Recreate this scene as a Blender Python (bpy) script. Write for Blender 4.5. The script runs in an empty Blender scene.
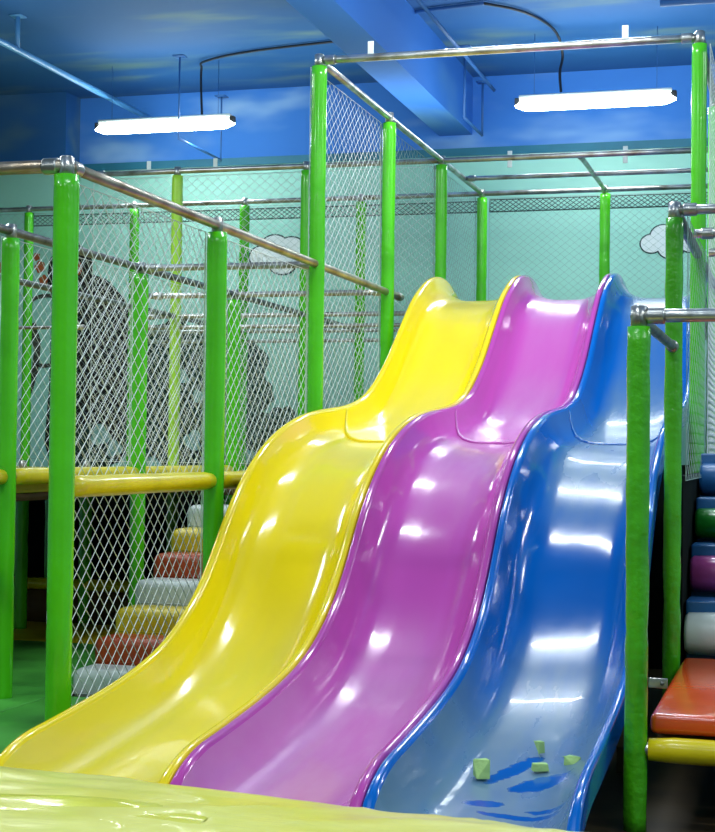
import bpy, bmesh, math, random
from mathutils import Vector, Matrix, noise
random.seed(7)
C = bpy.context.scene.collection
PI = math.pi

# ------------------------------------------------------------------ materials
def lin(c):
    return tuple(((v/255)/12.92 if v/255 <= .04045 else ((v/255+.055)/1.055)**2.4) for v in c) + (1,)
def new_mat(name):
    m = bpy.data.materials.new(name); m.use_nodes = True
    nt = m.node_tree; return m, nt, nt.nodes['Principled BSDF']
def vinyl(name, rgb, rough=.3, bump=.0, bscale=20, var=.12, metallic=0, coat=0, rgb2=None, vscale=3, spec=.5, stretch=(1,1,1)):
    m, nt, b = new_mat(name); N = nt.nodes; L = nt.links
    tc = N.new('ShaderNodeTexCoord'); mp = N.new('ShaderNodeMapping'); mp.inputs['Scale'].default_value = stretch
    L.new(tc.outputs['Object'], mp.inputs[0])
    nz = N.new('ShaderNodeTexNoise'); nz.inputs['Scale'].default_value = vscale; nz.inputs['Detail'].default_value = 4
    L.new(mp.outputs[0], nz.inputs['Vector'])
    cr = N.new('ShaderNodeValToRGB'); c1 = lin(rgb)
    c2 = lin(rgb2) if rgb2 else tuple(v*(1-var*2.2) for v in c1[:3]) + (1,)
    cr.color_ramp.elements[0].color = c2; cr.color_ramp.elements[1].color = c1
    cr.color_ramp.elements[0].position = .3; cr.color_ramp.elements[1].position = .62
    L.new(nz.outputs['Fac'], cr.inputs[0]); L.new(cr.outputs[0], b.inputs['Base Color'])
    b.inputs['Roughness'].default_value = rough; b.inputs['Metallic'].default_value = metallic
    b.inputs['Coat Weight'].default_value = coat; b.inputs['Coat Roughness'].default_value = .06
    b.inputs['Specular IOR Level'].default_value = spec
    if bump:
        n2 = N.new('ShaderNodeTexNoise'); n2.inputs['Scale'].default_value = bscale; n2.inputs['Detail'].default_value = 3
        L.new(mp.outputs[0], n2.inputs['Vector'])
        bp = N.new('ShaderNodeBump'); bp.inputs['Strength'].default_value = bump; bp.inputs['Distance'].default_value = .01
        L.new(n2.outputs['Fac'], bp.inputs['Height']); L.new(bp.outputs[0], b.inputs['Normal'])
    return m

def slide_mat(name, rgb, dust_rgb, amount, wipes=()):
    """glossy fibreglass; pale dust lies where the surface is near level"""
    m, nt, b = new_mat(name); N = nt.nodes; L = nt.links
    geo = N.new('ShaderNodeNewGeometry'); sx = N.new('ShaderNodeSeparateXYZ'); L.new(geo.outputs['Normal'], sx.inputs[0])
    ab = N.new('ShaderNodeMath'); ab.operation = 'ABSOLUTE'; L.new(sx.outputs['Z'], ab.inputs[0])
    mr = N.new('ShaderNodeMapRange'); mr.interpolation_type = 'SMOOTHSTEP'
    mr.inputs['From Min'].default_value = .70; mr.inputs['From Max'].default_value = .985
    L.new(ab.outputs[0], mr.inputs['Value'])
    tc = N.new('ShaderNodeTexCoord'); mp = N.new('ShaderNodeMapping'); mp.inputs['Scale'].default_value = (5, 1.2, 1.2)
    L.new(tc.outputs['Object'], mp.inputs[0])
    nz = N.new('ShaderNodeTexNoise'); nz.inputs['Scale'].default_value = 3; nz.inputs['Detail'].default_value = 6
    L.new(mp.outputs[0], nz.inputs['Vector'])
    ma = N.new('ShaderNodeMapRange'); ma.inputs['From Min'].default_value = .2; ma.inputs['From Max'].default_value = .6
    ma.inputs['To Min'].default_value = .65; ma.inputs['To Max'].default_value = 1
    L.new(nz.outputs['Fac'], ma.inputs['Value'])
    sy_ = N.new('ShaderNodeSeparateXYZ'); L.new(tc.outputs['Object'], sy_.inputs[0])
    mY = N.new('ShaderNodeMapRange'); mY.interpolation_type = 'SMOOTHSTEP'
    mY.inputs['From Min'].default_value = 5.95; mY.inputs['From Max'].default_value = 5.15
    L.new(sy_.outputs['Y'], mY.inputs['Value'])
    mxx = N.new('ShaderNodeMath'); mxx.operation = 'MAXIMUM'; L.new(mr.outputs[0], mxx.inputs[0]); L.new(mY.outputs[0], mxx.inputs[1])
    mr = mxx
    mu = N.new('ShaderNodeMath'); mu.operation = 'MULTIPLY'; L.new(mr.outputs[0], mu.inputs[0]); L.new(ma.outputs[0], mu.inputs[1])
    m2 = N.new('ShaderNodeMath'); m2.operation = 'MULTIPLY'; m2.inputs[1].default_value = amount; L.new(mu.outputs[0], m2.inputs[0])
    fac = m2.outputs[0]
    # wiped-clean streaks: rotated ellipses in the slide's own plan, ragged by noise
    sp = N.new('ShaderNodeSeparateXYZ'); L.new(tc.outputs['Object'], sp.inputs[0])
    nr = N.new('ShaderNodeTexNoise'); nr.inputs['Scale'].default_value = 26; nr.inputs['Detail'].default_value = 5
    L.new(tc.outputs['Object'], nr.inputs['Vector'])
    for (cx, cy, ax, ay, rot) in wipes:
        def mth(op, a, bb):
            q = N.new('ShaderNodeMath'); q.operation = op
            for i, v in enumerate((a, bb)):
                if isinstance(v, (int, float)): q.inputs[i].default_value = v
                else: L.new(v, q.inputs[i])
            return q.outputs[0]
        dx = mth('SUBTRACT', sp.outputs['X'], cx); dy = mth('SUBTRACT', sp.outputs['Y'], cy)
        c, s = math.cos(rot), math.sin(rot)
        u = mth('ADD', mth('MULTIPLY', dx, c/ax), mth('MULTIPLY', dy, s/ax))
        v = mth('ADD', mth('MULTIPLY', dx, -s/ay), mth('MULTIPLY', dy, c/ay))
        r2 = mth('ADD', mth('MULTIPLY', u, u), mth('MULTIPLY', v, v))
        r3 = mth('ADD', r2, mth('MULTIPLY', mth('SUBTRACT', nr.outputs['Fac'], .5), 2.0))
        k = N.new('ShaderNodeMapRange'); k.inputs['From Min'].default_value = .75; k.inputs['From Max'].default_value = 1.1
        L.new(r3, k.inputs['Value']); fac = mth('MULTIPLY', fac, k.outputs[0])
    mx = N.new('ShaderNodeMix'); mx.data_type = 'RGBA'
    mx.inputs[6].default_value = lin(rgb); mx.inputs[7].default_value = lin(dust_rgb)
    L.new(fac, mx.inputs[0]); L.new(mx.outputs[2], b.inputs['Base Color'])
    rr = N.new('ShaderNodeMapRange'); rr.inputs['To Min'].default_value = .12; rr.inputs['To Max'].default_value = .32
    L.new(fac, rr.inputs['Value']); L.new(rr.outputs[0], b.inputs['Roughness'])
    b.inputs['Coat Weight'].default_value = .2; b.inputs['Coat Roughness'].default_value = .05
    n3 = N.new('ShaderNodeTexNoise'); n3.inputs['Scale'].default_value = 5; n3.inputs['Detail'].default_value = 2
    L.new(tc.outputs['Object'], n3.inputs['Vector'])
    bp = N.new('ShaderNodeBump'); bp.inputs['Strength'].default_value = .10; bp.inputs['Distance'].default_value = .02
    L.new(n3.outputs['Fac'], bp.inputs['Height']); L.new(bp.outputs[0], b.inputs['Normal']); L.new(bp.outputs[0], b.inputs['Coat Normal'])
    return m

def cloud_mat(name, base, base2, streak, scale, stretch, rot, lo, hi, ystart=None, yend=None):
    m, nt, b = new_mat(name); N = nt.nodes; L = nt.links
    tc = N.new('ShaderNodeTexCoord'); mp = N.new('ShaderNodeMapping'); mp.inputs['Scale'].default_value = stretch
    mp.inputs['Rotation'].default_value = rot
    L.new(tc.outputs['Object'], mp.inputs[0])
    nz = N.new('ShaderNodeTexNoise'); nz.inputs['Scale'].default_value = scale; nz.inputs['Detail'].default_value = 3
    L.new(mp.outputs[0], nz.inputs['Vector'])
    n2 = N.new('ShaderNodeTexNoise'); n2.inputs['Scale'].default_value = .5; L.new(tc.outputs['Object'], n2.inputs['Vector'])
    c0 = N.new('ShaderNodeMix'); c0.data_type = 'RGBA'; c0.inputs[6].default_value = lin(base); c0.inputs[7].default_value = lin(base2)
    L.new(n2.outputs['Fac'], c0.inputs[0])
    mr = N.new('ShaderNodeMapRange'); mr.interpolation_type = 'SMOOTHSTEP'
    mr.inputs['From Min'].default_value = lo; mr.inputs['From Max'].default_value = hi; mr.inputs['To Max'].default_value = .75
    L.new(nz.outputs['Fac'], mr.inputs['Value'])
    mx = N.new('ShaderNodeMix'); mx.data_type = 'RGBA'; L.new(c0.outputs[2], mx.inputs[6]); mx.inputs[7].default_value = lin(streak)
    L.new(mr.outputs[0], mx.inputs[0]); L.new(mx.outputs[2], b.inputs['Base Color'])
    b.inputs['Roughness'].default_value = .75
    return m

M = {}
M['green'] = vinyl('green_vinyl', (84, 205, 20), .22, .25, 22, .10, coat=.3)
M['green_wrinkled'] = vinyl('green_vinyl_wrinkled', (78, 186, 22), .26, .7, 26, .18, coat=.3)
M['lime'] = vinyl('lime_vinyl', (176, 232, 62), .3, .2, 20, .1)
M['yellow_beam'] = vinyl('yellow_beam_vinyl', (232, 208, 16), .28, .3, 12, .14, coat=.2)
M['deck_yellow'] = vinyl('deck_yellow', (196, 176, 46), .5, .3, 14, .2)
M['steel'] = vinyl('galvanised_steel', (196, 198, 194), .30, .2, 40, .3, metallic=.85, rgb2=(132, 122, 104), vscale=7)
M['rusty'] = vinyl('worn_steel', (176, 168, 152), .34, .2, 40, .3, metallic=.7, rgb2=(112, 84, 52), vscale=5)
M['dark_steel'] = vinyl('dull_steel', (120, 120, 116), .4, .3, 40, .3, metallic=.6, rgb2=(70, 68, 64), vscale=8)
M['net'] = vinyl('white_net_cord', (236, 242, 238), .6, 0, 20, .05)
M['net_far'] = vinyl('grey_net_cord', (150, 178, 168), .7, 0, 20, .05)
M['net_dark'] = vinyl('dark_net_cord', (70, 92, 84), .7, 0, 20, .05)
M['white'] = vinyl('white_plastic', (228, 236, 232), .4, 0, 20, .05)
M['step_white'] = vinyl('white_step_vinyl', (206, 214, 206), .35, .35, 12, .1)
M['step_red'] = vinyl('red_step_vinyl', (178, 66, 12), .4, .35, 12, .14)
M['step_yellow'] = vinyl('yellow_step_vinyl', (216, 190, 26), .35, .35, 12, .12)
M['step_blue'] = vinyl('blue_step_vinyl', (36, 96, 150), .35, .35, 12, .14)
M['step_green'] = vinyl('green_step_vinyl', (22, 124, 34), .3, .5, 14, .2, coat=.3)
M['step_purple'] = vinyl('purple_step_vinyl', (170, 72, 140), .3, .5, 14, .12, coat=.3)
M['orange'] = vinyl('orange_vinyl', (226, 84, 26), .24, .3, 9, .16, coat=.4, vscale=2)
M['black'] = vinyl('black_board_and_shade', (12, 20, 16), .9, 0, 20, .2, spec=.1)  # black of the side board and of the added shade sheets
M['cable'] = vinyl('black_cable', (14, 22, 40), .5, 0, 20, .2)
M['blue_pipe'] = vinyl('painted_blue_pipe', (88, 156, 214), .4, 0, 20, .1)
M['dark_blue_pipe'] = vinyl('dark_blue_pipe', (44, 98, 164), .5, 0, 20, .1)
M['wood'] = vinyl('old_wood', (92, 84, 54), .7, .3, 12, .2)
M['brown_board'] = vinyl('brown_board', (92, 66, 30), .7, .2, 12, .2)
M['floor_green'] = vinyl('green_mat', (78, 166, 62), .42, .4, 5, .2, rgb2=(48, 118, 44), vscale=2.2, spec=.3)
M['floor_brown'] = vinyl('brown_floor', (64, 48, 22), .6, .3, 6, .3, vscale=2.5)
M['foam'] = vinyl('pale_green_foam', (176, 214, 130), .8, .5, 60, .08)
M['wall_teal'] = vinyl('teal_wall_paint', (168, 226, 208), .6, .05, 8, .04, vscale=.6, rgb2=(158, 220, 202))
M['trim'] = vinyl('dark_teal_trim', (34, 116, 142), .6, 0, 8, .1)
M['wall_plain'] = vinyl('pale_wall', (150, 190, 190), .7, 0, 8, .05)
M['ceiling'] = cloud_mat('painted_sky_ceiling', (22, 80, 122), (32, 98, 172), (118, 146, 122), 1.4, (.45, 1.4, 1), (0, 0, -.6), .48, .78)
M['wall_sky'] = cloud_mat('painted_sky_wall', (44, 114, 202), (62, 134, 218), (170, 208, 236), 1.3, (.6, 1, 1.6), (0, .3, 0), .50, .8)
M['beam_sky'] = cloud_mat('painted_sky_beam', (40, 106, 196), (54, 128, 212), (104, 156, 190), 1.0, (2, .6, 1), (0, 0, .3), .5, .8)
M['paint_dark'] = vinyl('dark_brown_paint', (30, 22, 20), .8, 0, 20, .3, rgb2=(8, 8, 9), vscale=6)
M['paint_leaf'] = vinyl('dark_leaf_paint', (24, 60, 46), .8, 0, 20, .3, rgb2=(8, 26, 22), vscale=9)
M['paint_branch'] = vinyl('branch_paint', (72, 72, 62), .8, 0, 20, .3)
M['paint_orange'] = vinyl('orange_paint', (190, 96, 50), .8, 0, 20, .2)
M['paint_pale'] = vinyl('pale_teal_paint', (150, 196, 188), .8, 0, 20, .05)
M['paint_white'] = vinyl('white_paint', (232, 240, 238), .7, 0, 20, .02)
M['paint_outline'] = vinyl('outline_paint', (40, 66, 66), .8, 0, 20, .1)
M['slide_yellow'] = slide_mat('yellow_fibreglass', (240, 212, 10), (206, 200, 84), .5)
M['slide_purple'] = slide_mat('purple_fibreglass', (188, 76, 166), (198, 142, 184), .6, wipes=[(-1.42, 4.40, .22, .08, .4)])
M['slide_blue'] = slide_mat('blue_fibreglass', (0, 88, 172), (94, 124, 144), .95,
    wipes=[(-.90, 5.06, .17, .035, 1.2), (-.79, 4.93, .12, .055, .85), (-.93, 4.70, .065, .03, .1), (-.80, 4.58, .14, .022, -.25), (-.92, 4.50, .09, .02, .0), (-.72, 4.62, .08, .02, -.3)])
M['rim_yellow'] = vinyl('yellow_rim', (240, 212, 10), .16, 0, 20, .04, coat=.3)
M['rim_purple'] = vinyl('purple_rim', (182, 70, 160), .16, 0, 20, .04, coat=.3)
M['rim_blue'] = vinyl('blue_rim', (0, 96, 186), .16, 0, 20, .04, coat=.3)
M['film'] = vinyl('yellow_film_cover', (222, 218, 112), .3, .4, 7, .1, coat=.2, rgb2=(212, 204, 62), vscale=2.5, stretch=(.6, 2.2, 1))

def emit(name, col, s):
    m, nt, b = new_mat(name)
    b.inputs['Base Color'].default_value = (1, 1, 1, 1)
    b.inputs['Emission Color'].default_value = col; b.inputs['Emission Strength'].default_value = s
    return m
M['tube_glow'] = emit('lit_diffuser', (.88, 1, 1, 1), 30)

# ------------------------------------------------------------------ mesh helpers
def finish(name, bm, mat, parent=None, smooth=True):
    me = bpy.data.meshes.new(name)
    bmesh.ops.recalc_face_normals(bm, faces=bm.faces)
    bm.to_mesh(me); bm.free()
    me.materials.append(mat)
    if smooth:
        for p in me.polygons: p.use_smooth = True
    o = bpy.data.objects.new(name, me); C.objects.link(o)
    if parent: o.parent = parent
    return o
def tag(o, label=None, cat=None, group=None, kind=None):
    if label: o['label'] = label
    if cat: o['category'] = cat
    if group: o['group'] = group
    if kind: o['kind'] = kind
    return o
def thing(name, label, cat, loc=(0, 0, 0), group=None):
    o = bpy.data.objects.new(name, None); C.objects.link(o); o.location = loc; o.empty_display_size = .1
    return tag(o, label, cat, group)
def tube(bm, pts, r, seg=12, cap=True, rfun=None):
    pts = [Vector(p) for p in pts]; rings = []
    prev = None
    for i, p in enumerate(pts):
        t = (pts[min(i+1, len(pts)-1)] - pts[max(i-1, 0)]).normalized()
        if prev is None:
            a = Vector((0, 0, 1)) if abs(t.z) < .9 else Vector((1, 0, 0))
            x = t.cross(a).normalized()
        else:
            x = (prev - t*prev.dot(t)).normalized()
        prev = x; y = t.cross(x)
        ring = []
        for k in range(seg):
            a = 2*PI*k/seg
            rr = rfun(p, a, i) if rfun else r
            ring.append(bm.verts.new(p + (x*math.cos(a) + y*math.sin(a))*rr))
        rings.append(ring)
    for a, b in zip(rings, rings[1:]):
        for k in range(seg):
            bm.faces.new((a[k], a[(k+1) % seg], b[(k+1) % seg], b[k]))
    if cap and seg > 2:
        bm.faces.new(rings[0][::-1]); bm.faces.new(rings[-1])
def box(bm, x0, x1, y0, y1, z0, z1, bev=0, seg=3):
    b2 = bmesh.new(); bmesh.ops.create_cube(b2, size=1)
    for v in b2.verts:
        v.co = Vector(((x0+x1)/2 + v.co.x*(x1-x0), (y0+y1)/2 + v.co.y*(y1-y0), (z0+z1)/2 + v.co.z*(z1-z0)))
    if bev: bmesh.ops.bevel(b2, geom=list(b2.edges), offset=bev, segments=seg, profile=.5, affect='EDGES')
    me = bpy.data.meshes.new('tmp'); b2.to_mesh(me); b2.free(); bm.from_mesh(me); bpy.data.meshes.remove(me)
def bm_box(*a, **k):
    bm = bmesh.new(); box(bm, *a, **k); return bm
def bm_tube(*a, **k):
    bm = bmesh.new(); tube(bm, *a, **k); return bm
def flat(name, pts, y, mat, parent=None, th=.004):
    """flat painted shape on the back wall; pts in (X, Z)"""
    bm = bmesh.new()
    vs = [bm.verts.new((x, y, z)) for x, z in pts]; f = bm.faces.new(vs)
    r = bmesh.ops.extrude_face_region(bm, geom=[f])
    for v in r['geom']:
        if isinstance(v, bmesh.types.BMVert): v.co.y -= th
    bmesh.ops.triangulate(bm, faces=[q for q in bm.faces if len(q.verts) > 4])
    return finish(name, bm, mat, parent, False)
def spline(P, n):
    P = [Vector(p) for p in P]; out = []
    for i in range(len(P)-1):
        p0 = P[max(i-1, 0)]; p1 = P[i]; p2 = P[i+1]; p3 = P[min(i+2, len(P)-1)]
        for k in range(n):
            t = k/n
            out.append(.5*((2*p1) + (p2-p0)*t + (2*p0-5*p1+4*p2-p3)*t*t + (3*p1-p0-3*p2+p3)*t**3))
    out.append(P[-1]); return out

# ------------------------------------------------------------------ frame grid (metres)
X1, X2, X3, X4, X5, X6 = -2.555, -3.595, -4.640, -5.670, -6.70, -7.73
XM, XR = -1.545, -.518
def Y(k): return 5.071 + 1.5*k
HD, HF, HT = 1.064, 2.222, 3.342
WALL = 13.6; CEIL = 4.57
ordn = ['first', 'second', 'third', 'fourth', 'fifth', 'sixth', 'seventh']

# ------------------------------------------------------------------ room
def struct(name, bm, mat, smooth=False):
    o = finish(name, bm, mat, None, smooth); o['kind'] = 'structure'; return o
struct('floor', bm_box(-9.2, 4.2, -4.2, 13.8, -.1, 0), M['floor_brown'])
struct('ceiling', bm_box(-9.2, 4.2, -4.2, 13.8, CEIL, CEIL+.1), M['ceiling'])
struct('wall_back', bm_box(-9.2, 4.2, WALL, WALL+.2, 0, 3.86), M['wall_teal'])
struct('wall_back_upper', bm_box(-9.2, 4.2, WALL-.001, WALL+.2, 3.93, CEIL), M['wall_sky'])
struct('trim_1', bm_box(-9.2, 4.2, WALL-.02, WALL+.2, 3.86, 3.93), M['trim'])
struct('wall_left', bm_box(-9.2, -9.0, -4, WALL, 0, CEIL), M['wall_plain'])
struct('wall_right', bm_box(4.0, 4.2, -4, WALL, 0, CEIL), M['wall_plain'])
struct('wall_front', bm_box(-9.2, 4.2, -4.2, -4.0, 0, CEIL), M['wall_plain'])
# boxed-in ceiling beam
struct('trim_2', bm_box(-3.16, -2.86, -4, WALL, 4.05, CEIL), M['beam_sky'])
# a cross beam over the far wall at the left
struct('trim_3', bm_box(-9.0, -6.72, 13.3, WALL, 3.93, CEIL), M['ceiling'])

# floor mats
def mat_slab(label, x0, x1, y0, y1, z, m):
    o = finish('floor_mat', bm_box(x0, x1, y0, y1, 0, z, bev=.008), m)
    return tag(o, label, 'floor mat')
mat_slab('dark green floor mat in the bay beside the tall front post', -3.41, -2.66, 4.2, 6.72, .03, M['floor_green'])
mat_slab('green floor mat at the lower left, under the raised deck', -7.0, -3.42, 4.2, 8.55, .03, M['floor_green'])
mat_slab('dull yellow floor mat in front of the low brown board', -6.5, -3.62, 8.57, 9.5, .03, M['step_yellow'])

# ------------------------------------------------------------------ posts
def post(x, y, h, label, mat='green', group=None, r=.043, wr=.0, z0=0.0, top=True):
    t = thing('padded_post', label, 'post', (x, y, 0), group)
    ph = random.random()*50
    def rf(p, a, i):
        return r*(1 + wr*noise.noise(Vector((math.cos(a)*1.3, math.sin(a)*1.3, p.z*9+ph)))) - (.0025 if i in joints else 0)
    n = max(8, int((h-z0)/.05)); zs = [z0 + (h-.035-z0)*i/n for i in range(n+1)]
    joints = [i for i in range(1, n) if any(abs(zs[i]-j) < (h-z0)/n*.5 for j in (.62, 1.85, 2.6))]
    obj = finish('foam_sleeve', bm_tube([(0, 0, z) for z in zs], r, 20, True, rf), M[mat], t)
    bm = bmesh.new()
    tube(bm, [(0, 0, h-.05), (0, 0, h-.005), (0, 0, h+.03)], .027, 14)
    tube(bm, [(0, 0, h+.026), (0, 0, h+.034)], .021, 14)
    finish('pipe_fitting', bm, M['steel'], t)
    return t
WR = .10
post(X1, Y(0), HF, 'nearest and widest bright green post at left, floor to top rail', wr=.02, r=.047)
post(X1, Y(1), HF, 'green post between the near left post and the tall centre-left post', wr=.03, r=.046)
post(X1, Y(2), HT, 'tall green post left of the yellow slide, its top above the first ceiling beam', wr=.02)
post(X1, Y(3), HT, 'second tall green post of the netted side beside the yellow slide', wr=.03)
post(X1, Y(4), HT, 'third tall green post of the netted side, just above the yellow slide hump', wr=.06)
post(X1, Y(5), HT, 'tall green post standing behind the gap of the yellow and purple slide humps', wr=.06)
post(XM, Y(5), HT, 'green post at the back wall, seen above the blue slide hump', wr=.10)
post(XR+.008, Y(0), 1.655, 'near green wrinkled post in front of the blue slide at right', mat='green_wrinkled', wr=WR, r=.0375)
post(XR, Y(1), 2.228, 'green wrinkled post right of the blue slide, at the back corner of the orange pad', mat='green_wrinkled', wr=WR, r=.0365)
post(XR, Y(2), HT, 'tallest green post at the upper right corner, ending at the top rail', wr=.03, r=.039)
post(XR, Y(3), HT, 'green post at the far right edge, behind netting', wr=.05)
post(XR, Y(4), HT, 'green post right of the frame edge line, behind the netting, near the light', wr=.05)
post(XR, Y(5), HT, 'rear green post of the right netted side at the back wall', wr=.05)
post(X2, Y(1), HF, 'green post at the left picture edge, behind a net', wr=.04)
post(X2, Y(2), HF, 'green post behind the net, between the dark painted animal and the dark foliage', wr=.05)
post(X2, Y(3), HF, 'green post just right of the second near post, behind its net', wr=.05)
post(X2, Y(4), HT, 'green post directly behind the left edge of the tall centre-left post', wr=.05)
post(X2, Y(5), HT, 'green post near the back wall, between the first two tall posts', wr=.08)
post(X3, Y(4), HT, 'pale lime post rising above the left top rail below the left light', mat='lime', wr=.05)
post(X3, Y(3), HD+.02, 'green post below the deck, left of the foam steps', wr=.05)
post(X3, Y(5), HT, 'green post at the back wall above the left foam steps', wr=.08)
post(X4, Y(5), HT, 'thin green post at the back wall, left of the pale lime post', wr=.08)
post(X5, Y(5), HT, 'green post at the back wall at the far left, beside the painted branch', wr=.08)
post(X4, Y(4), HD+.02, 'green post below the deck, half hidden left of the nearest post', wr=.04)
post(-4.87, 9.11, HD+.02, 'green post standing on the green floor below the deck at far left', wr=.04)

# ------------------------------------------------------------------ metal rails
def rail(a, b, label, mat='steel', r=.0205, ties=0, tabs=(), cat='rail', name='metal_rail', fit=True):
    a = Vector(a); b = Vector(b); t = thing(name, label, cat, a)
    d = b-a; L = d.length; u = d.normalized()
    finish('pipe', bm_tube([u*L*i/8 for i in range(9)], r, 14), M[mat], t)
    if fit:
        for s, sg in ((0, 1), (L, -1)):
            finish('end_clamp', bm_tube([u*(s+sg*.035), u*(s+sg*.04), u*(s+sg*.085), u*(s+sg*.09)], r+.006, 14), M['steel'], t)
    for s in tabs:
        q = u*s[0]; bm = bmesh.new(); up = s[1]
        w = .017; z0, z1 = (r*.6, r+.068) if up else (-r-.05, r+.03)
        box(bm, q.x-w, q.x+w, q.y-.004, q.y+.004, z0, z1, bev=.003)
        finish('hanger_tab', bm, M['white'], t)
    return t
# left low side
rail((X1, Y(0), HF), (X1, Y(3)+.35, HF), 'long worn metal top rail running back from the nearest left post to the yellow slide', 'rusty', r=.022)
rail((X1, Y(0), HF), (X4-.3, Y(0), HF), 'metal rail leaving the nearest left post towards the left picture edge', 'rusty', r=.024)
rail((X2, Y(0), HF), (X2, Y(5), HF), 'dull metal rail behind the first one, over the row of inner green posts', 'dark_steel')
rail((X3, Y(0), HF), (X3, Y(5), HF), 'metal rail seen between the left edge post and the nearest post, lower of the two', 'dark_steel')
for k, lab in ((2, 'steel cross rail from the inner green post to the tall centre-left post'),
               (3, 'steel cross rail just below the rail end, passing behind the tall centre-left post'),):
    rail((X2 if k == 2 else -4.2, Y(k), HF), (X1, Y(k), HF), lab, r=.019)
for k in (4, 5):
    rail((-4.9 if k == 4 else X4, Y(k), HF), (X1, Y(k), HF), 'steel cross rail at the %s of the far left bays, upper of its pair' % ('middle' if k == 4 else 'rear'), r=.018)
    rail((-4.9 if k == 4 else X4, Y(k), HF-.085), (X1, Y(k), HF-.085), 'steel cross rail at the %s of the far left bays, lower of its pair' % ('middle' if k == 4 else 'rear'), r=.016)
rail((-6.9, Y(3), 2.02), (X3, Y(3), 2.02), 'short thin rail beside the painted branch at left', 'dark_steel', r=.012)
# tall frame
rail((X1, Y(2), HT), (X1, Y(5), HT), 'sloping-away steel top rail over the netted side left of the slides')
rail((X1, Y(2), HT), (XR, Y(2), HT), 'front top cross rail over the slides carrying two white hanger tabs', tabs=[(.29, True), (1.66, True)])
rail((XR, Y(2), HT), (XR, Y(5), HT), 'steel top rail running back from the upper right post', 'dark_steel')
rail((-5.35, Y(4), HT), (XR, Y(4), HT), 'long cross rail with four white hanger tabs below the two lights', tabs=[(.47, True), (1.02, True), (3.30, False), (4.13, False)])
rail((X6, Y(5), HT), (XR, Y(5), HT), 'rearmost high cross rail running along the back wall')
rail((X1, Y(4)+.78, HT), (XR, Y(4)+.78, HT), 'plain cross rail between the two rear high rails over the slides', r=.018)
rail((XM, Y(4), HT), (XM, Y(5), HT), 'short rail joining the rear cross rails above the blue slide', r=.018)
# right side
rail((XR, Y(0), 1.655), (.75, Y(0), 1.655), 'steel rail from the near right post to the right picture edge', r=.022)
rail((XR, Y(0), 1.655), (XR, Y(1), 1.655), 'short dull rail joining the two wrinkled right posts', 'dark_steel', r=.019)
rail((XR, Y(1), 2.228), (.75, Y(1), 2.228), 'topmost of the three steel rails at the right edge', r=.021)
rail((XR+.03, 7.30, 2.228), (.75, 7.30, 2.228), 'middle of the three steel rails at the right edge', r=.021)
rail((XR+.06, 8.00, 2.228), (.75, 8.00, 2.228), 'lowest of the three steel rails at the right edge', r=.021)
rail((XR, Y(1), 2.228), (XR, Y(4), 2.228), 'dull rail running steeply back behind the three right rails', 'dark_steel', r=.024)

# ------------------------------------------------------------------ padded beams
def beam(a, b, label, r=.041, mat='yellow_beam'):
    a = Vector(a); b = Vector(b); t = thing('padded_beam', label, 'beam', a)
    d = b-a; n = max(6, int(d.length/.08)); ph = random.random()*30
    def rf(p, ang, i):
        if i in (0, n): return r*.86
        return r*(1+.05*noise.noise(Vector((math.cos(ang), math.sin(ang), p.length*5+ph))))
    finish('foam_sleeve', bm_tube([d*i/n for i in range(n+1)], r, 18, True, rf), M[mat], t)
    u = d.normalized()
    for s in (.0, d.length):
        q = u*s; finish('pipe_fitting', bm_tube([q-u*.035, q+u*.035], .022, 12), M['steel'], t)
    return t
beam((X1, Y(0)+.055, HD), (X1, Y(1)-.055, HD), 'yellow padded beam between the nearest two left posts')
beam((X1, Y(1)+.055, HD), (X1, Y(2)-.055, HD), 'short stretch of yellow beam between the second near post and the yellow slide')
beam((X2, Y(0)+.055, HD), (X2, Y(1)-.055, HD), 'yellow beam end at the left picture edge')
beam((X2, Y(1)+.055, HD), (X2, Y(2)-.055, HD), 'yellow padded beam from the left edge post behind the nearest post')
beam((X2, Y(2)+.055, HD), (X2, Y(3)-.055, HD), 'yellow beam seen through the net just above the front beam')
beam((-6.6, Y(3), .28), (-3.65, Y(3), .28), 'low yellow beam far below the deck, over a brown board')
beam((XR+.05, Y(0), .262), (.75, Y(0), .262), 'yellow padded beam in front of the orange pad')

# ------------------------------------------------------------------ decks and under-deck
def deck(x0, x1, y0, y1, z, label, m='deck_yellow'):
    t = thing('platform_deck', label, 'platform', (x0, y0, 0))
    finish('deck_pad', bm_box(0, x1-x0, 0, y1-y0, z-.05, z, bev=.012), M[m], t)
    finish('deck_board', bm_box(.02, x1-x0-.02, .02, y1-y0-.02, z-.09, z-.052), M['brown_board'], t)
deck(X6, X2-.06, Y(1)+.1, Y(5)-.06, 1.03, 'yellow padded deck behind the left netting, long strip above the front beam')
deck(X2+.06, X1-.06, 8.46, Y(5)-.06, 1.03, 'yellow deck at the top of the left foam steps')
deck(X1+.06, XR-.06, 10.95, Y(5)-.06, 2.20, 'raised platform hidden behind the slide humps', 'step_blue')
tag(finish('shade_sheet', bm_box(X6, X1-.1, 12.30, 12.33, .0, .93), M['black']), 'black sheet added as shade under the left deck', 'shade sheet')  # added sheet, its black stands in for the shade under the deck
tag(finish('shade_sheet', bm_box(X1+.12, X1+.15, 8.6, 12.2, .0, .93), M['black']), 'black sheet added as shade behind the yellow slide, right of the foam steps', 'shade sheet')  # another added sheet, darkens the space beside the steps like shade
tag(finish('brown_board', bm_box(-6.6, -3.66, Y(3)-.02, Y(3)+.02, .0, .235), M['brown_board']), 'low brown board under the far low yellow beam', 'board')

tag(finish('shade_sheet', bm_box(-2.40, -.57, 8.90, 8.92, .0, 1.15), M['black']), 'black sheet added as shade under the slides, seen right of the blue slide rim', 'shade sheet')  # added sheet covers the teal wall so the gap below looks shaded

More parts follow.
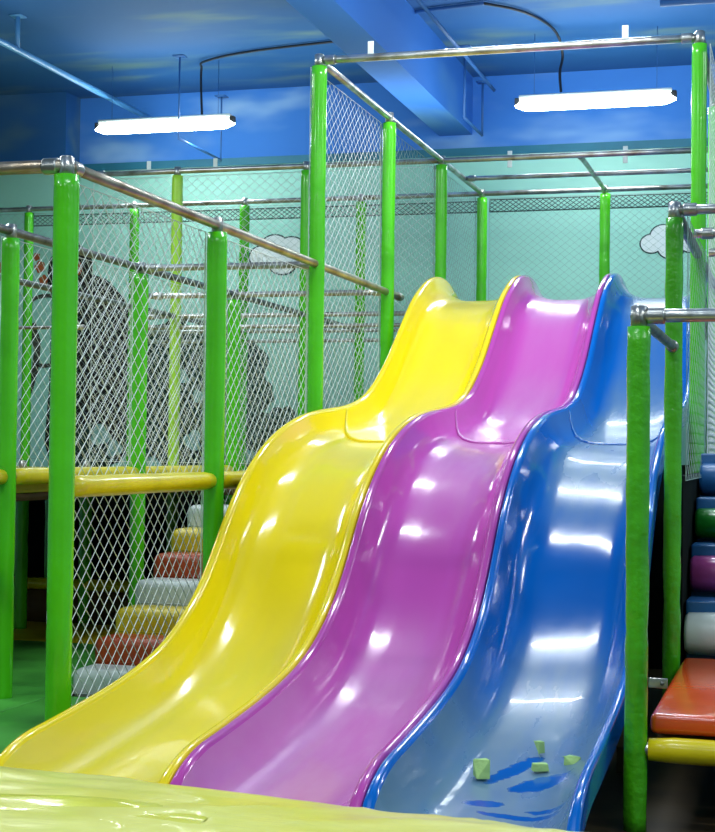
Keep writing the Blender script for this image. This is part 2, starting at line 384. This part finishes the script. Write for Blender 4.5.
# ------------------------------------------------------------------ nets
def net(P, U, V, w, h, label, cu=.078, cv=.072, r=.0018, mat='net', sag=.012, edge=True):
    """diamond netting panel: P corner, U and V unit directions"""
    P = Vector(P); U = Vector(U); V = Vector(V); Nn = U.cross(V).normalized()
    t = thing('safety_net', label, 'net', P); bm = bmesh.new(); ph = random.random()*40
    def wob(a, b):
        e = min(1, min(a, w-a, b, h-b)/.12) if min(a, w-a, b, h-b) > 0 else 0
        q = Vector((a*1.1+ph, b*1.1, ph))
        return U*(a+sag*e*noise.noise(q)*1.6) + V*(b+sag*e*noise.noise(q+Vector((9, 3, 1)))*1.6) + Nn*(sag*e*noise.noise(q*.8))
    k = cv/cu                      # slope
    for sgn in (1, -1):
        # lines b = sgn*k*a + c
        c = -k*w if sgn > 0 else 0
        cend = h if sgn > 0 else h+k*w
        c += cv*.5
        while c < cend:
            A = []
            for a in (0, w):
                b = sgn*k*a+c
                if 0 <= b <= h: A.append((a, b))
            for b in (0, h):
                a = (b-c)/(sgn*k)
                if 0 < a < w: A.append((a, b))
            if len(A) >= 2:
                A.sort(); p, q = A[0], A[-1]; L = math.hypot(q[0]-p[0], q[1]-p[1])
                if L > .03:
                    n = max(1, int(L/.16))
                    tube(bm, [wob(p[0]+(q[0]-p[0])*i/n, p[1]+(q[1]-p[1])*i/n) for i in range(n+1)], r, 3, False)
            c += cv
    finish('mesh', bm, M[mat], t)
    if edge:
        bm = bmesh.new()
        tube(bm, [U*0, U*w, U*w+V*h, V*h, U*0], r*1.7, 5, False)
        finish('border_cord', bm, M[mat], t)
    return t
ex, ey, ez = (1, 0, 0), (0, 1, 0), (0, 0, 1)
net((X1-.053, Y(0)+.01, .12), ey, ez, 1.48, 2.07, 'large white diamond net between the nearest two left posts')
net((X1-.053, Y(1)+.01, .8), ey, ez, 1.48, 1.39, 'white diamond net between the second near post and the tall centre-left post')
net((X1-.053, Y(2)+.01, 1.1), ey, ez, 1.48, 2.21, 'tall white net between the first two tall posts left of the slides', .085, .07, .0014)
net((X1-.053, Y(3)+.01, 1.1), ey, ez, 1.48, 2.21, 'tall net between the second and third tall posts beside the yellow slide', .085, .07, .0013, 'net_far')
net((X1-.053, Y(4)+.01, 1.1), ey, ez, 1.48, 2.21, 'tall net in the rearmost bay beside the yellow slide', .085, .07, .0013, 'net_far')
net((X2-.053, Y(1)+.01, 1.1), ey, ez, 1.48, 1.1, 'grey net behind the nearest post, over the inner yellow beam', .085, .07, .0014)
net((X2-.053, Y(2)+.01, 1.1), ey, ez, 1.48, 1.1, 'grey net of the inner row in front of the dark foliage', .085, .07, .0014, 'net')
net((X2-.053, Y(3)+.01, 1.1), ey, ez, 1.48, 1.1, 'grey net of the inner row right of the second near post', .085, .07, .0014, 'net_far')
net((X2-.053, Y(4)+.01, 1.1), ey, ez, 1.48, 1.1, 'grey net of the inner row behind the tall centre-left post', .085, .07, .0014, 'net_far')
net((X2-.053, Y(0)+.01, 1.1), ey, ez, 1.48, 1.1, 'grey net at the left picture edge over the edge post', .085, .07, .0014, 'net')
net((X4+.3, Y(4)+.055, 1.1), ex, ez, (X1-X4-.35), 2.21, 'wide white net hanging from the long cross rail below the left light', .085, .07, .0016, 'net')
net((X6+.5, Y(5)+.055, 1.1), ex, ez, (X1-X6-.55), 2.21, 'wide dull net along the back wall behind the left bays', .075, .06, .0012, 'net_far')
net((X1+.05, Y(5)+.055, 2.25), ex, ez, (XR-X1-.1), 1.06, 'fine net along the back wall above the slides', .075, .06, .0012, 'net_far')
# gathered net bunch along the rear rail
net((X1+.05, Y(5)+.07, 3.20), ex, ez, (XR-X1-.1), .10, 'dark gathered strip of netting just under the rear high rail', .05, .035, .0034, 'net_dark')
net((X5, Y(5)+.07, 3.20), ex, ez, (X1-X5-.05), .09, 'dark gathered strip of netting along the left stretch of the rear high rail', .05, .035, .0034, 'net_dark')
net((XR+.053, Y(2)+.01, 1.1), ey, ez, 1.48, 2.21, 'net beside the upper right post at the right edge', .085, .07, .0013, 'net')
net((XR+.053, Y(1)+.01, 1.1), ey, ez, 1.48, 1.1, 'net between the wrinkled right post and the upper right post', .11, .09, .0009, 'net_far')
net((XR+.053, Y(3)+.01, 1.1), ey, ez, 1.48, 2.21, 'net behind the far right edge post', .085, .07, .0013, 'net_far')

# ------------------------------------------------------------------ slides
CP = [(10.95, 2.40), (10.7, 2.40), (10.45, 2.40), (10.3, 2.398), (10.08, 2.37), (9.85, 2.30), (9.6, 2.19), (9.4, 2.06), (9.2, 1.92), (9.0, 1.78), (8.8, 1.665), (8.6, 1.57),
      (8.4, 1.505), (8.15, 1.462), (7.9, 1.438), (7.6, 1.415), (7.3, 1.378), (7.0, 1.31), (6.75, 1.22), (6.56, 1.12), (6.40, 1.01), (6.27, .90), (6.16, .79), (6.04, .68), (5.90, .58),
      (5.72, .488), (5.5, .415), (5.2, .362), (4.9, .328), (4.6, .300), (4.35, .285), (4.07, .275)]
crest = spline([(0, y, z) for y, z in CP], 5)
for _ in range(3):
    crest = [crest[0]] + [(crest[i-1]+crest[i]*2+crest[i+1])/4 for i in range(1, len(crest)-1)] + [crest[-1]]
def nrm(i):
    t = (crest[min(i+1, len(crest)-1)] - crest[max(i-1, 0)]).normalized()
    n = Vector((0, -t.z, t.y)); return n if n.z > 0 else -n
NR = [nrm(i) for i in range(len(crest))]
for _ in range(4):
    NR = [NR[0]] + [(NR[i-1]+NR[i]*2+NR[i+1]).normalized() for i in range(1, len(NR)-1)] + [NR[-1]]
H = .175
HALF = [(.036, .016), (.044, .040), (.056, .072), (.074, .106), (.100, .136), (.134, .157), (.178, .170), (.23, .1745), (.30, .175)]
def wallk(y):
    if y < 4.22: return 0
    if y < 4.58: return math.sqrt(max(0, 1-((4.58-y)/.36)**2))
    if y < 10.40: return 1.0
    return math.sqrt(max(0, 1-((y-10.40)/.42)**2)) if y < 10.82 else 0
def P_at(i, x, d):
    c = crest[i]; k = wallk(c.y)
    dd = H - (H-d)*k if d <= H else d
    return Vector((x, c.y, c.z)) - NR[i]*dd
def make_slide(x0, w, m, label, rimm):
    t = thing('wave_slide', label, 'slide', (0, 0, 0))
    prof = HALF[:-1] + [(w/2, .175)] + [(w-a, d) for a, d in HALF[:-1][::-1]]
    def chute(name, i0f, i1, lift):
        bm = bmesh.new(); rows = []
        for i in range(i0f, i1+1):
            rows.append([bm.verts.new(P_at(i, x0+a, d-lift)) for a, d in prof])
        for r0, r1 in zip(rows, rows[1:]):
            for a in range(len(prof)-1): bm.faces.new((r0[a], r0[a+1], r1[a+1], r1[a]))
        return bm, rows
    def idx(y): return min(range(len(crest)), key=lambda i: abs(crest[i].y-y))
    # lower chute
    bm, _ = chute('lower_chute', idx(8.15), len(crest)-1, 0)
    finish('lower_chute', bm, m, t)
    # upper chute overlaps the lower one and ends in a curved lip
    bm = bmesh.new(); iend = idx(7.72); rows = []
    lift = .008
    for i in range(0, iend+1):
        rows.append([bm.verts.new(P_at(i, x0+a, d-lift if a > .04 and a < w-.04 else d-.001)) for a, d in prof])
    # curved lip: pull the last rows back at the sides
    lip = []
    yc = crest[iend].y
    for j, (a, d) in enumerate(prof):
        u = abs(a/w-.5)*2
        lip.append(.55*max(0, (u-.45)/.55)**2.2)
    imid = idx(8.6)
    for ri, row in enumerate(rows):
        if ri < imid: continue
        f = (ri-imid)/(iend-imid)
        for j, v in enumerate(row):
            # remap row position along the crest curve
            yt = crest[ri].y + lip[j]*f
            q = 0
            while q < len(crest)-2 and crest[q+1].y > yt: q += 1
            s = (crest[q].y-yt)/(crest[q].y-crest[q+1].y)
            a, d = prof[j]; dd = d-lift if .04 < a < w-.04 else d-.001
            v.co = P_at(q, x0+a, dd).lerp(P_at(q+1, x0+a, dd), s)
    for r0, r1 in zip(rows, rows[1:]):
        for a in range(len(prof)-1): bm.faces.new((r0[a], r0[a+1], r1[a+1], r1[a]))
    # thickness of the lip
    last = rows[-1]; low = [bm.verts.new(v.co - NR[iend]*.008) for v in last]
    for a in range(len(prof)-1): bm.faces.new((last[a], last[a+1], low[a+1], low[a]))
    finish('upper_chute', bm, m, t)
    # rolled rims
    RIM = [(.0, .13), (.0, .02), (.0015, .008), (.006, .002), (.014, 0), (.024, .002), (.031, .007), (.036, .016)]
    for side in (0, 1):
        bm = bmesh.new(); rows = []
        for i in range(0, len(crest)):
            r = []
            for a, d in RIM:
                x = x0+a if side == 0 else x0+w-a
                c = crest[i]; k = wallk(c.y)
                dd = H-(H-d)*k if d <= .05 else H-(H-.02)*k + .05 + .03*k
                r.append(bm.verts.new(Vector((x, c.y, c.z)) - NR[i]*dd))
            rows.append(r)
        for r0, r1 in zip(rows, rows[1:]):
            for a in range(len(RIM)-1): bm.faces.new((r0[a], r0[a+1], r1[a+1], r1[a]))
        bm.faces.new(rows[-1])
        finish('rolled_rim', bm, rimm, t)
    # end flange at the run-out
    return t
make_slide(-2.402, .598, M['slide_yellow'], 'glossy yellow wave slide, leftmost of the three lanes', M['rim_yellow'])
make_slide(-1.801, .598, M['slide_purple'], 'glossy purple wave slide between the yellow and blue lanes', M['rim_purple'])
make_slide(-1.200, .622, M['slide_blue'], 'glossy blue wave slide with dusty run-out, rightmost lane', M['rim_blue'])

# slide legs in the dark below
for xx, lab in ((-.62, 'dull wooden support block under the right rim of the blue slide'),):
    t = thing('support_frame', lab, 'support', (xx, 5.95, 0))
    finish('upright', bm_box(-.05, .04, 0, .09, 0, .42, bev=.005), M['wood'], t)
    finish('crosspiece', bm_box(-.05, .06, -.03, .0, .10, .30, bev=.005), M['wood'], t)
t = thing('metal_bracket', 'small pale metal bracket on the near right post above the orange pad', 'bracket', (XR+.046, Y(0), .475))
finish('plate', bm_box(0, .062, -.004, .004, -.016, .016, bev=.003), M['steel'], t)
finish('bolt', bm_tube([(.045, -.010, 0), (.045, .008, 0)], .007, 10), M['dark_steel'], t)

# foam scraps lying on the blue run-out
def bed_z(x, y):
    q = 0
    while q < len(crest)-2 and crest[q+1].y > y: q += 1
    return crest[q].z - H
def chunk(x, y, sx, sy, sz, rot, label):
    bm = bmesh.new(); rnd = random.Random(int(abs(x)*9999))
    for k in range(16):
        bm.verts.new((sx*rnd.choice((-.5, .5))*rnd.uniform(.8, 1), sy*rnd.choice((-.5, .5))*rnd.uniform(.75, 1), sz*rnd.choice((-.5, .5))*rnd.uniform(.75, 1)))
    h = bmesh.ops.convex_hull(bm, input=bm.verts)
    bmesh.ops.delete(bm, geom=[v for v in bm.verts if not v.link_faces], context='VERTS')
    bmesh.ops.bevel(bm, geom=list(bm.edges), offset=.0015, segments=1, affect='EDGES')
    o = finish('foam_scrap', bm, M['foam'], None, False)
    o.rotation_euler = (.0, 0, rot); o.location = (x, y, bed_z(x, y)+sz*.5+.001)
    tag(o, label, 'foam scrap')
chunk(-.985, 4.93, .05, .045, .062, .5, 'largest pale green foam scrap, leftmost on the blue run-out')
chunk(-.845, 5.22, .032, .03, .042, .9, 'pale green foam scrap farthest up the blue run-out')
chunk(-.815, 5.05, .056, .032, .026, .5, 'thin pale green foam sliver beside the wiped blue patches')
chunk(-.720, 5.12, .050, .034, .034, -.5, 'rightmost pale green foam scrap, near the blue rim')

# ------------------------------------------------------------------ left foam steps
cols = ['step_white', 'step_red', 'step_yellow']; cn = ['white', 'red', 'yellow']
extra = {0: 'lowest step, white padded block beside the yellow slide run-out', 1: 'red padded step just above the lowest white one',
         2: 'yellow padded step in the lower half of the left stair', 3: 'white padded step in the middle of the left stair',
         4: 'red padded step in the upper half of the left stair', 5: 'yellow padded step second from the top of the left stair',
         6: 'topmost white padded step of the left stair'}
for i in range(7):
    y0 = 6.79+.235*i; y1 = y0+.233; z = .150+.123*i
    t = thing('foam_step', extra[i], 'step', (-3.36, y0, 0))
    finish('step_block', bm_box(0, .70, 0, y1-y0, .0, z, bev=.045, seg=4), M[cols[i % 3]], t)
    bm = bm_tube([(.02, .0, z-.118), (.68, .0, z-.118)], .003, 6); finish('seam_piping', bm, M[cols[i % 3]], t)

# ------------------------------------------------------------------ right platform and steps
t = thing('orange_pad', 'glossy orange padded platform at the lower right, between two green posts', 'pad', (XR+.05, Y(0)+.03, 0))
finish('pad_cover', bm_box(0, 1.2, 0, 1.46, .305, .372, bev=.022, seg=4), M['orange'], t)
finish('pad_board', bm_box(.02, 1.18, .06, 1.44, .262, .304), M['brown_board'], t)
roll = [('white', 'step_white', 'lowest roll, white padded, behind the orange pad'), ('purple', 'step_purple', 'purple padded roll above the white one at the right edge'),
        ('green', 'step_green', 'dark green padded roll of the right stair'), ('blue', 'step_blue', 'topmost blue padded roll of the right stair')]
zr = [(.36, .545), (.600, .765), (.815, .965), (1.01, 1.17)]
for i, (c, m, lab) in enumerate(roll):
    y0 = 6.64+.31*i; z0, z1 = zr[i]
    t = thing('padded_step', lab, 'step', (XR+.045, y0, 0))
    r = (z1-z0)/2
    bm = bmesh.new(); n = 14
    def rf(p, a, j, r=r): return r*(.80 if j in (0, n) else .95 if j in (1, n-1) else 1)*(1+.03*noise.noise(Vector((p.x*6+i*7, math.cos(a)*1.5, math.sin(a)*1.5))))
    tube(bm, [(1.15*j/n if 1 < j < n-1 else (0, .015, 0, 0)[j] if j < 2 else 1.15-(.015 if j == n-1 else 0), r, (z0+z1)/2) for j in range(n+1)], r, 20, True, rf)
    finish('padded_roll', bm, M[m], t)
    finish('riser_block', bm_box(.0, 1.15, .10, .30, 0, z1+.045, bev=.01), M['step_blue'], t)
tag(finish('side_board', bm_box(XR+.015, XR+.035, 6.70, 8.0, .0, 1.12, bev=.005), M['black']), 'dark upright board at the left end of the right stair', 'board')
deck(XR+.08, .75, 8.0, 9.6, 1.17, 'blue landing pad behind the topmost right step', 'step_blue')

# ------------------------------------------------------------------ foreground padded wall wrapped in film
t = thing('padded_barrier', 'yellow padded barrier wrapped in wrinkled plastic film across the foreground', 'barrier', (0, 0, 0))
bm = bmesh.new(); nx, ns = 150, 40
ca, cb = (-2.9, 4.122), (.02, 3.715)      # back top edge line
# section: from back bottom over the top to the front bottom (distance towards the camera, height)
sec = spline([(0, 0, 0), (0, .0, .15), (0, .0, .24), (0, .012, .283), (0, .05, .302), (0, .16, .306), (0, .30, .298), (0, .50, .288), (0, .72, .275), (0, .80, .245), (0, .82, .15), (0, .82, 0)], 5)
rows = []
for i in range(nx+1):
    f = i/nx; bx = ca[0]+(cb[0]-ca[0])*f; by = ca[1]+(cb[1]-ca[1])*f; row = []
    for s in sec:
        x = bx; y = by-s.y; z = s.z
        if z > .2:
            w1 = noise.noise(Vector((x*2.2+y*1.5, y*7, 1.3))); w2 = noise.noise(Vector((x*5-y*3, y*19, 7)))
            rid = 1-abs(noise.noise(Vector((x*1.6+y*2.5, y*9-x*2, 3))))*2.2
            z += .008*w1 + .0035*w2 + .007*max(0, rid)**3
        if s.y < .02: y += .006*noise.noise(Vector((x*3, z*8, 5)))
        row.append(bm.verts.new((x, y, z)))
    rows.append(row)
for a, b in zip(rows, rows[1:]):
    for k in range(len(sec)-1): bm.faces.new((a[k], a[k+1], b[k+1], b[k]))
bm.faces.new(rows[0]); bm.faces.new(rows[-1][::-1])
finish('film_cover', bm, M['film'], t)
# overlapping sheet edge of the film
bm = bmesh.new(); rows = []
for i in range(61):
    f = i/60; x = -2.9+f*1.5; row = []
    for k in range(13):
        g = k/12; yy = 3.74-.10*f+.04*math.sin(f*9) - g*.30
        z = (.299-.04*g) + .006*math.sin(g*PI)*(1+.5*noise.noise(Vector((x*4, g*3, 2)))) + .008*noise.noise(Vector((x*3, g*5, 8)))
        row.append(bm.verts.new((x, yy, z+.006)))
    rows.append(row)
for a, b in zip(rows, rows[1:]):
    for k in range(12): bm.faces.new((a[k], a[k+1], b[k+1], b[k]))
M['film2'] = vinyl('deep_yellow_film', (214, 210, 40), .3, .5, 8, .1, coat=.5, stretch=(.6, 2, 1))
finish('film_fold', bm, M['film2'], t)

# ------------------------------------------------------------------ painted wall art
wy = WALL-.001
t = thing('painted_animal', 'large dark brown hulking animal painted on the teal wall behind the left netting', 'wall painting', (0, 0, 0))
body = [(-7.02, 3.02), (-6.93, 3.12), (-6.82, 3.17), (-6.70, 3.15), (-6.61, 3.08), (-6.56, 2.97), (-6.56, 2.87), (-6.44, 2.83), (-6.36, 2.77), (-6.29, 2.70), (-6.23, 2.63), (-6.19, 2.55), (-6.15, 2.44), (-6.13, 2.33), (-6.12, 2.04), (-6.12, 1.71), (-6.15, 1.55), (-6.18, 1.42), (-6.25, 1.07), (-6.98, 1.06), (-7.0, 1.8), (-6.99, 2.63), (-7.04, 2.8)]
sm = spline([(x, 0, z) for x, z in body+[body[0]]], 3)[:-1]
flat('painted_body', [(v.x, v.z) for v in sm], wy, M['paint_dark'], t, .003)
flat('painted_muzzle', [(-6.70+.05*math.cos(a)-.02, 2.93+.07*math.sin(a)) for a in [2*PI*k/14 for k in range(14)]], wy-.003, M['paint_orange'], t, .002)
def blob(cx, cz, r, seed, n=36, lob=7, amp=.22):
    out = []
    for k in range(n):
        a = 2*PI*k/n
        rr = r*(1+amp*abs(math.sin(a*lob/2+seed))-amp*.4+.18*noise.noise(Vector((math.cos(a)*1.4+seed, math.sin(a)*1.4, seed))))
        out.append((cx+rr*math.cos(a), cz+rr*math.sin(a)))
    return out
t = thing('painted_foliage', 'dark green painted foliage with pale leaves on the wall behind the left netting', 'wall painting', (0, 0, 0))
for q, (cx, cz, r) in enumerate([(-5.75, 2.05, .33), (-5.35, 2.02, .34), (-5.02, 1.95, .25), (-5.70, 1.55, .35), (-5.25, 1.52, .34), (-4.92, 1.32, .27), (-4.62, 1.38, .20), (-5.6, 1.2, .28), (-5.1, 1.15, .3), (-4.85, 1.72, .14), (-6.05, 1.3, .2), (-6.6, 1.15, .25), (-4.5, 1.2, .15)]):
    flat('painted_bush', blob(cx, cz, r, q*1.7), wy-.0006*q, M['paint_leaf'], t, .003)
for q, (cx, cz, r) in enumerate([(-5.50, 1.28, .08), (-5.26, 1.42, .13), (-5.22, 1.25, .10), (-5.62, 1.88, .06), (-6.45, 1.32, .09), (-6.30, 1.20, .07), (-6.8, 1.2, .07), (-5.45, 1.7, .05), (-4.95, 1.15, .06)]):
    flat('painted_leaf', blob(cx, cz, r, q*2.9, lob=3, amp=.4), wy-.012, M['paint_pale'], t, .003)
t = thing('painted_branch', 'dark painted branch curving on the teal wall at far left', 'wall painting', (0, 0, 0))
def stroke(name, pts, w, mat, par):
    P = spline([(x, 0, z) for x, z in pts], 6); L = []; R = []
    for i, p in enumerate(P):
        d = (P[min(i+1, len(P)-1)]-P[max(i-1, 0)]).normalized(); n = Vector((-d.z, 0, d.x)); ww = w*(.75+.5*abs(noise.noise(p*6)))
        L.append((p.x+n.x*ww, p.z+n.z*ww)); R.append((p.x-n.x*ww, p.z-n.z*ww))
    bm = bmesh.new(); a = [bm.verts.new((x, wy-.004, z)) for x, z in L]; b = [bm.verts.new((x, wy-.004, z)) for x, z in R]
    for k in range(len(a)-1): bm.faces.new((a[k], a[k+1], b[k+1], b[k]))
    finish(name, bm, mat, par, False)
stroke('painted_stroke', [(-7.26, 2.55), (-7.18, 2.64), (-7.05, 2.67), (-6.97, 2.66)], .022, M['paint_branch'], t)
stroke('painted_stroke', [(-7.20, 2.40), (-7.14, 2.2), (-7.15, 2.0), (-7.20, 1.8), (-7.28, 1.64)], .045, M['paint_branch'], t)
stroke('painted_stroke', [(-7.16, 2.02), (-7.08, 1.99), (-6.98, 2.0)], .022, M['paint_branch'], t)
t = thing('painted_flowers', 'small orange blossoms painted at the far left of the wall', 'wall painting', (0, 0, 0))
for q, (cx, cz, r) in enumerate([(-7.12, 2.95, .05), (-7.08, 2.82, .045), (-7.52, 2.95, .06), (-7.16, 3.05, .035)]):
    flat('painted_blossom', blob(cx, cz, r, q, lob=5, amp=.3), wy, M['paint_orange'], t, .003)
def cloud(cx, cz, s, label, seed):
    t = thing('painted_cloud', label, 'wall painting', (0, 0, 0))
    lob = [(-.16, -.02, .10), (-.05, .05, .12), (.09, .03, .12), (.20, -.03, .09), (.02, -.06, .12)]
    for k, (a, b, r) in enumerate(lob):
        flat('cloud_outline', [(cx+s*(a+(r+.014)*math.cos(2*PI*j/24)), cz+s*(b+(r+.014)*.85*math.sin(2*PI*j/24))) for j in range(24)], wy-.0004*k, M['paint_outline'], t, .002)
    for k, (a, b, r) in enumerate(lob):
        flat('cloud_puff', [(cx+s*(a+r*math.cos(2*PI*j/24)), cz+s*(b+r*.85*math.sin(2*PI*j/24))) for j in range(24)], wy-.005-.0004*k, M['paint_white'], t, .002)
cloud(-1.12, 3.05, .92, 'white outlined cloud painted on the wall left of the wrinkled right post', 1)
cloud(-4.66, 3.02, 1.15, 'white outlined cloud painted on the wall behind the net at centre left', 2)

# ------------------------------------------------------------------ lights that show
def fixture(x, y, z, L, label):
    t = thing('light_fixture', label, 'ceiling light', (x, y, z))
    bm = bmesh.new(); n = 16; pts = []; rad = []
    for i in range(n+1):
        f = i/n; pts.append((-L/2+L*f, 0, 0)); e = min(f, 1-f)*L
        rad.append(.052*min(1, .35+.65*math.sqrt(min(1, e/.10))))
    tube(bm, pts, .05, 18, True, lambda p, a, i: rad[i])
    for v in bm.verts: v.co.y *= 1.15
    finish('diffuser', bm, M['tube_glow'], t)
    finish('housing', bm_box(-L/2+.03, L/2-.03, -.04, .04, .042, .075, bev=.01), M['white'], t)
    for s in (-1, 1): finish('hanger_wire', bm_tube([(s*(L/2-.15), 0, .07), (s*(L/2-.15), 0, CEIL-z)], .0025, 6), M['dark_blue_pipe'], t)
    for s in (-1, 1): finish('end_cap', bm_box(s*(L/2-.02)-.025, s*(L/2-.02)+.025, -.03, .03, -.005, .055, bev=.01), M['dark_steel'], t)
    return t
fixture(-5.37, 12.5, 4.02, 1.30, 'glowing strip light hanging at the left under the blue ceiling')
fixture(-1.60, 12.3, 4.00, 1.27, 'glowing strip light hanging at the right under the blue ceiling')

def cable(pts, label, r=.011, mat='cable', name='cable', cat='cable'):
    tag(finish(name, bm_tube([p for p in spline(pts, 6)], r, 8), M[mat]), label, cat)
cable([(-5.02, 12.5, 4.10), (-5.03, 12.5, 4.3), (-5.03, 12.5, 4.50), (-4.95, 12.4, 4.54), (-4.4, 12.2, 4.55), (-3.17, 12.0, 4.55)], 'black cable from the left light up and across the ceiling')
cable([(-1.87, 12.3, 4.09), (-1.88, 12.3, 4.25), (-1.86, 12.3, 4.40), (-1.90, 12.1, 4.54), (-2.05, 11.6, 4.55), (-2.3, 11.3, 4.55)], 'black cable rising in a bend from the right light')
cable([(-2.3, 11.3, 4.55), (-2.6, 11.35, 4.55), (-2.85, 11.4, 4.55)], 'short dark conduit along the ceiling beside the boxed beam', .015, 'dark_blue_pipe')
def pipe(pts, label, r=.02, mat='blue_pipe', hang=()):
    t = thing('ceiling_pipe', label, 'pipe', pts[0]); o = Vector(pts[0])
    finish('pipe_run', bm_tube([Vector(p)-o for p in pts], r, 10), M[mat], t)
    for (x, y, z0, z1) in hang:
        finish('hanger_rod', bm_tube([Vector((x, y, z0))-o, Vector((x, y, z1))-o], r*.75, 8), M[mat], t)
        finish('ceiling_plate', bm_box(x-o.x-.05, x-o.x+.05, y-o.y-.05, y-o.y+.05, z1-o.z-.01, z1-o.z), M[mat], t)
pipe([(-5.91, 6.0, 4.3), (-5.91, WALL-.0, 4.3)], 'long pale blue pipe slanting across the upper left ceiling', .026, hang=[(-5.91, 10.85, 4.3, CEIL)])
pipe([(-2.71, 12.55, 3.98), (-2.71, 13.3, 3.98)], 'short blue pipe hung on two rods between the lights', .013, 'dark_blue_pipe', hang=[(-2.71, 12.55, 3.98, CEIL), (-2.71, 13.3, 3.98, CEIL-.12)])
pipe([(-5.15, 12.3, 3.86), (-5.15, 13.3, 3.86)], 'short blue pipe hung on two rods behind the left light', .011, 'dark_blue_pipe', hang=[(-5.15, 12.3, 3.86, CEIL), (-5.15, 13.3, 3.86, CEIL-.12)])
pipe([(-3.24, 4, 4.33), (-3.24, WALL, 4.33)], 'dark blue conduit along the left face of the boxed beam', .02, 'dark_blue_pipe')
pipe([(-3.40, 4, 4.53), (-3.40, WALL, 4.53)], 'thin dark conduit on the ceiling left of the boxed beam', .014, 'dark_blue_pipe')
pipe([(-.97, 10.9, 4.35), (.6, 10.9, 4.35)], 'blue pipe at the upper right corner of the ceiling', .028, 'dark_blue_pipe', hang=[(-.95, 10.9, 4.35, CEIL)])
pipe([(-2.55, 10.1, 4.30), (-2.55, 13.0, 4.30)], 'thin blue pipe on the ceiling right of the boxed beam', .014, 'dark_blue_pipe')

# ------------------------------------------------------------------ lighting
def area(x, y, z, p, sx=1.25, sy=.05, col=(.88, .97, 1), up=False):
    l = bpy.data.lights.new('tube_and_fill_lamp', 'AREA'); l.shape = 'RECTANGLE'; l.size = sx; l.size_y = sy; l.energy = p; l.color = col
    o = bpy.data.objects.new('tube_and_fill_lamp', l); C.objects.link(o); o.location = (x, y, z)
    if up: o.rotation_euler = (PI, 0, 0)
for yy in (9.0, 7.0, 3.5, .4):
    for xx in (-5.37, -1.48, 2.4):
        area(xx, yy, 4.02, 54)
        area(xx, yy, 3.3, 36, 1.7, 1.7, up=True)  # added upward fill to brighten the ceiling, no tube at this height
area(-5.37, 12.5, 3.93, 16); area(-1.6, 12.3, 3.91, 16)
area(-3.8, 12.0, 3.5, 26, 3, 1, up=True); area(-1.0, 12.0, 3.5, 26, 3, 1, up=True)  # more added upward fill near the back wall, not fixtures
w = bpy.data.worlds.new('world'); bpy.context.scene.world = w; w.use_nodes = True
w.node_tree.nodes['Background'].inputs[0].default_value = (.5, .7, .8, 1); w.node_tree.nodes['Background'].inputs[1].default_value = .3

# ------------------------------------------------------------------ camera
f, yaw, pitch, roll, E = 1552.94, .2792, .0222, .0124, 1.2084
cd = bpy.data.cameras.new('camera'); cam = bpy.data.objects.new('camera', cd); C.objects.link(cam)
cd.sensor_fit = 'HORIZONTAL'; cd.sensor_width = 36; cd.lens = f/715*36; cd.clip_start = .05; cd.clip_end = 100
fw = Vector((-math.sin(yaw)*math.cos(pitch), math.cos(yaw)*math.cos(pitch), math.sin(pitch)))
r0 = Vector((math.cos(yaw), math.sin(yaw), 0)); u0 = r0.cross(fw)
c, s = math.cos(roll), math.sin(roll)
rr = r0*c + u0*s; uu = -r0*s + u0*c
R = Matrix((rr, uu, -fw)).transposed().to_4x4()
cam.matrix_world = Matrix.Translation((0, 0, E)) @ R
bpy.context.scene.camera = cam
sc = bpy.context.scene
sc.view_settings.view_transform = 'Standard'; sc.view_settings.look = 'None'; sc.view_settings.exposure = 0
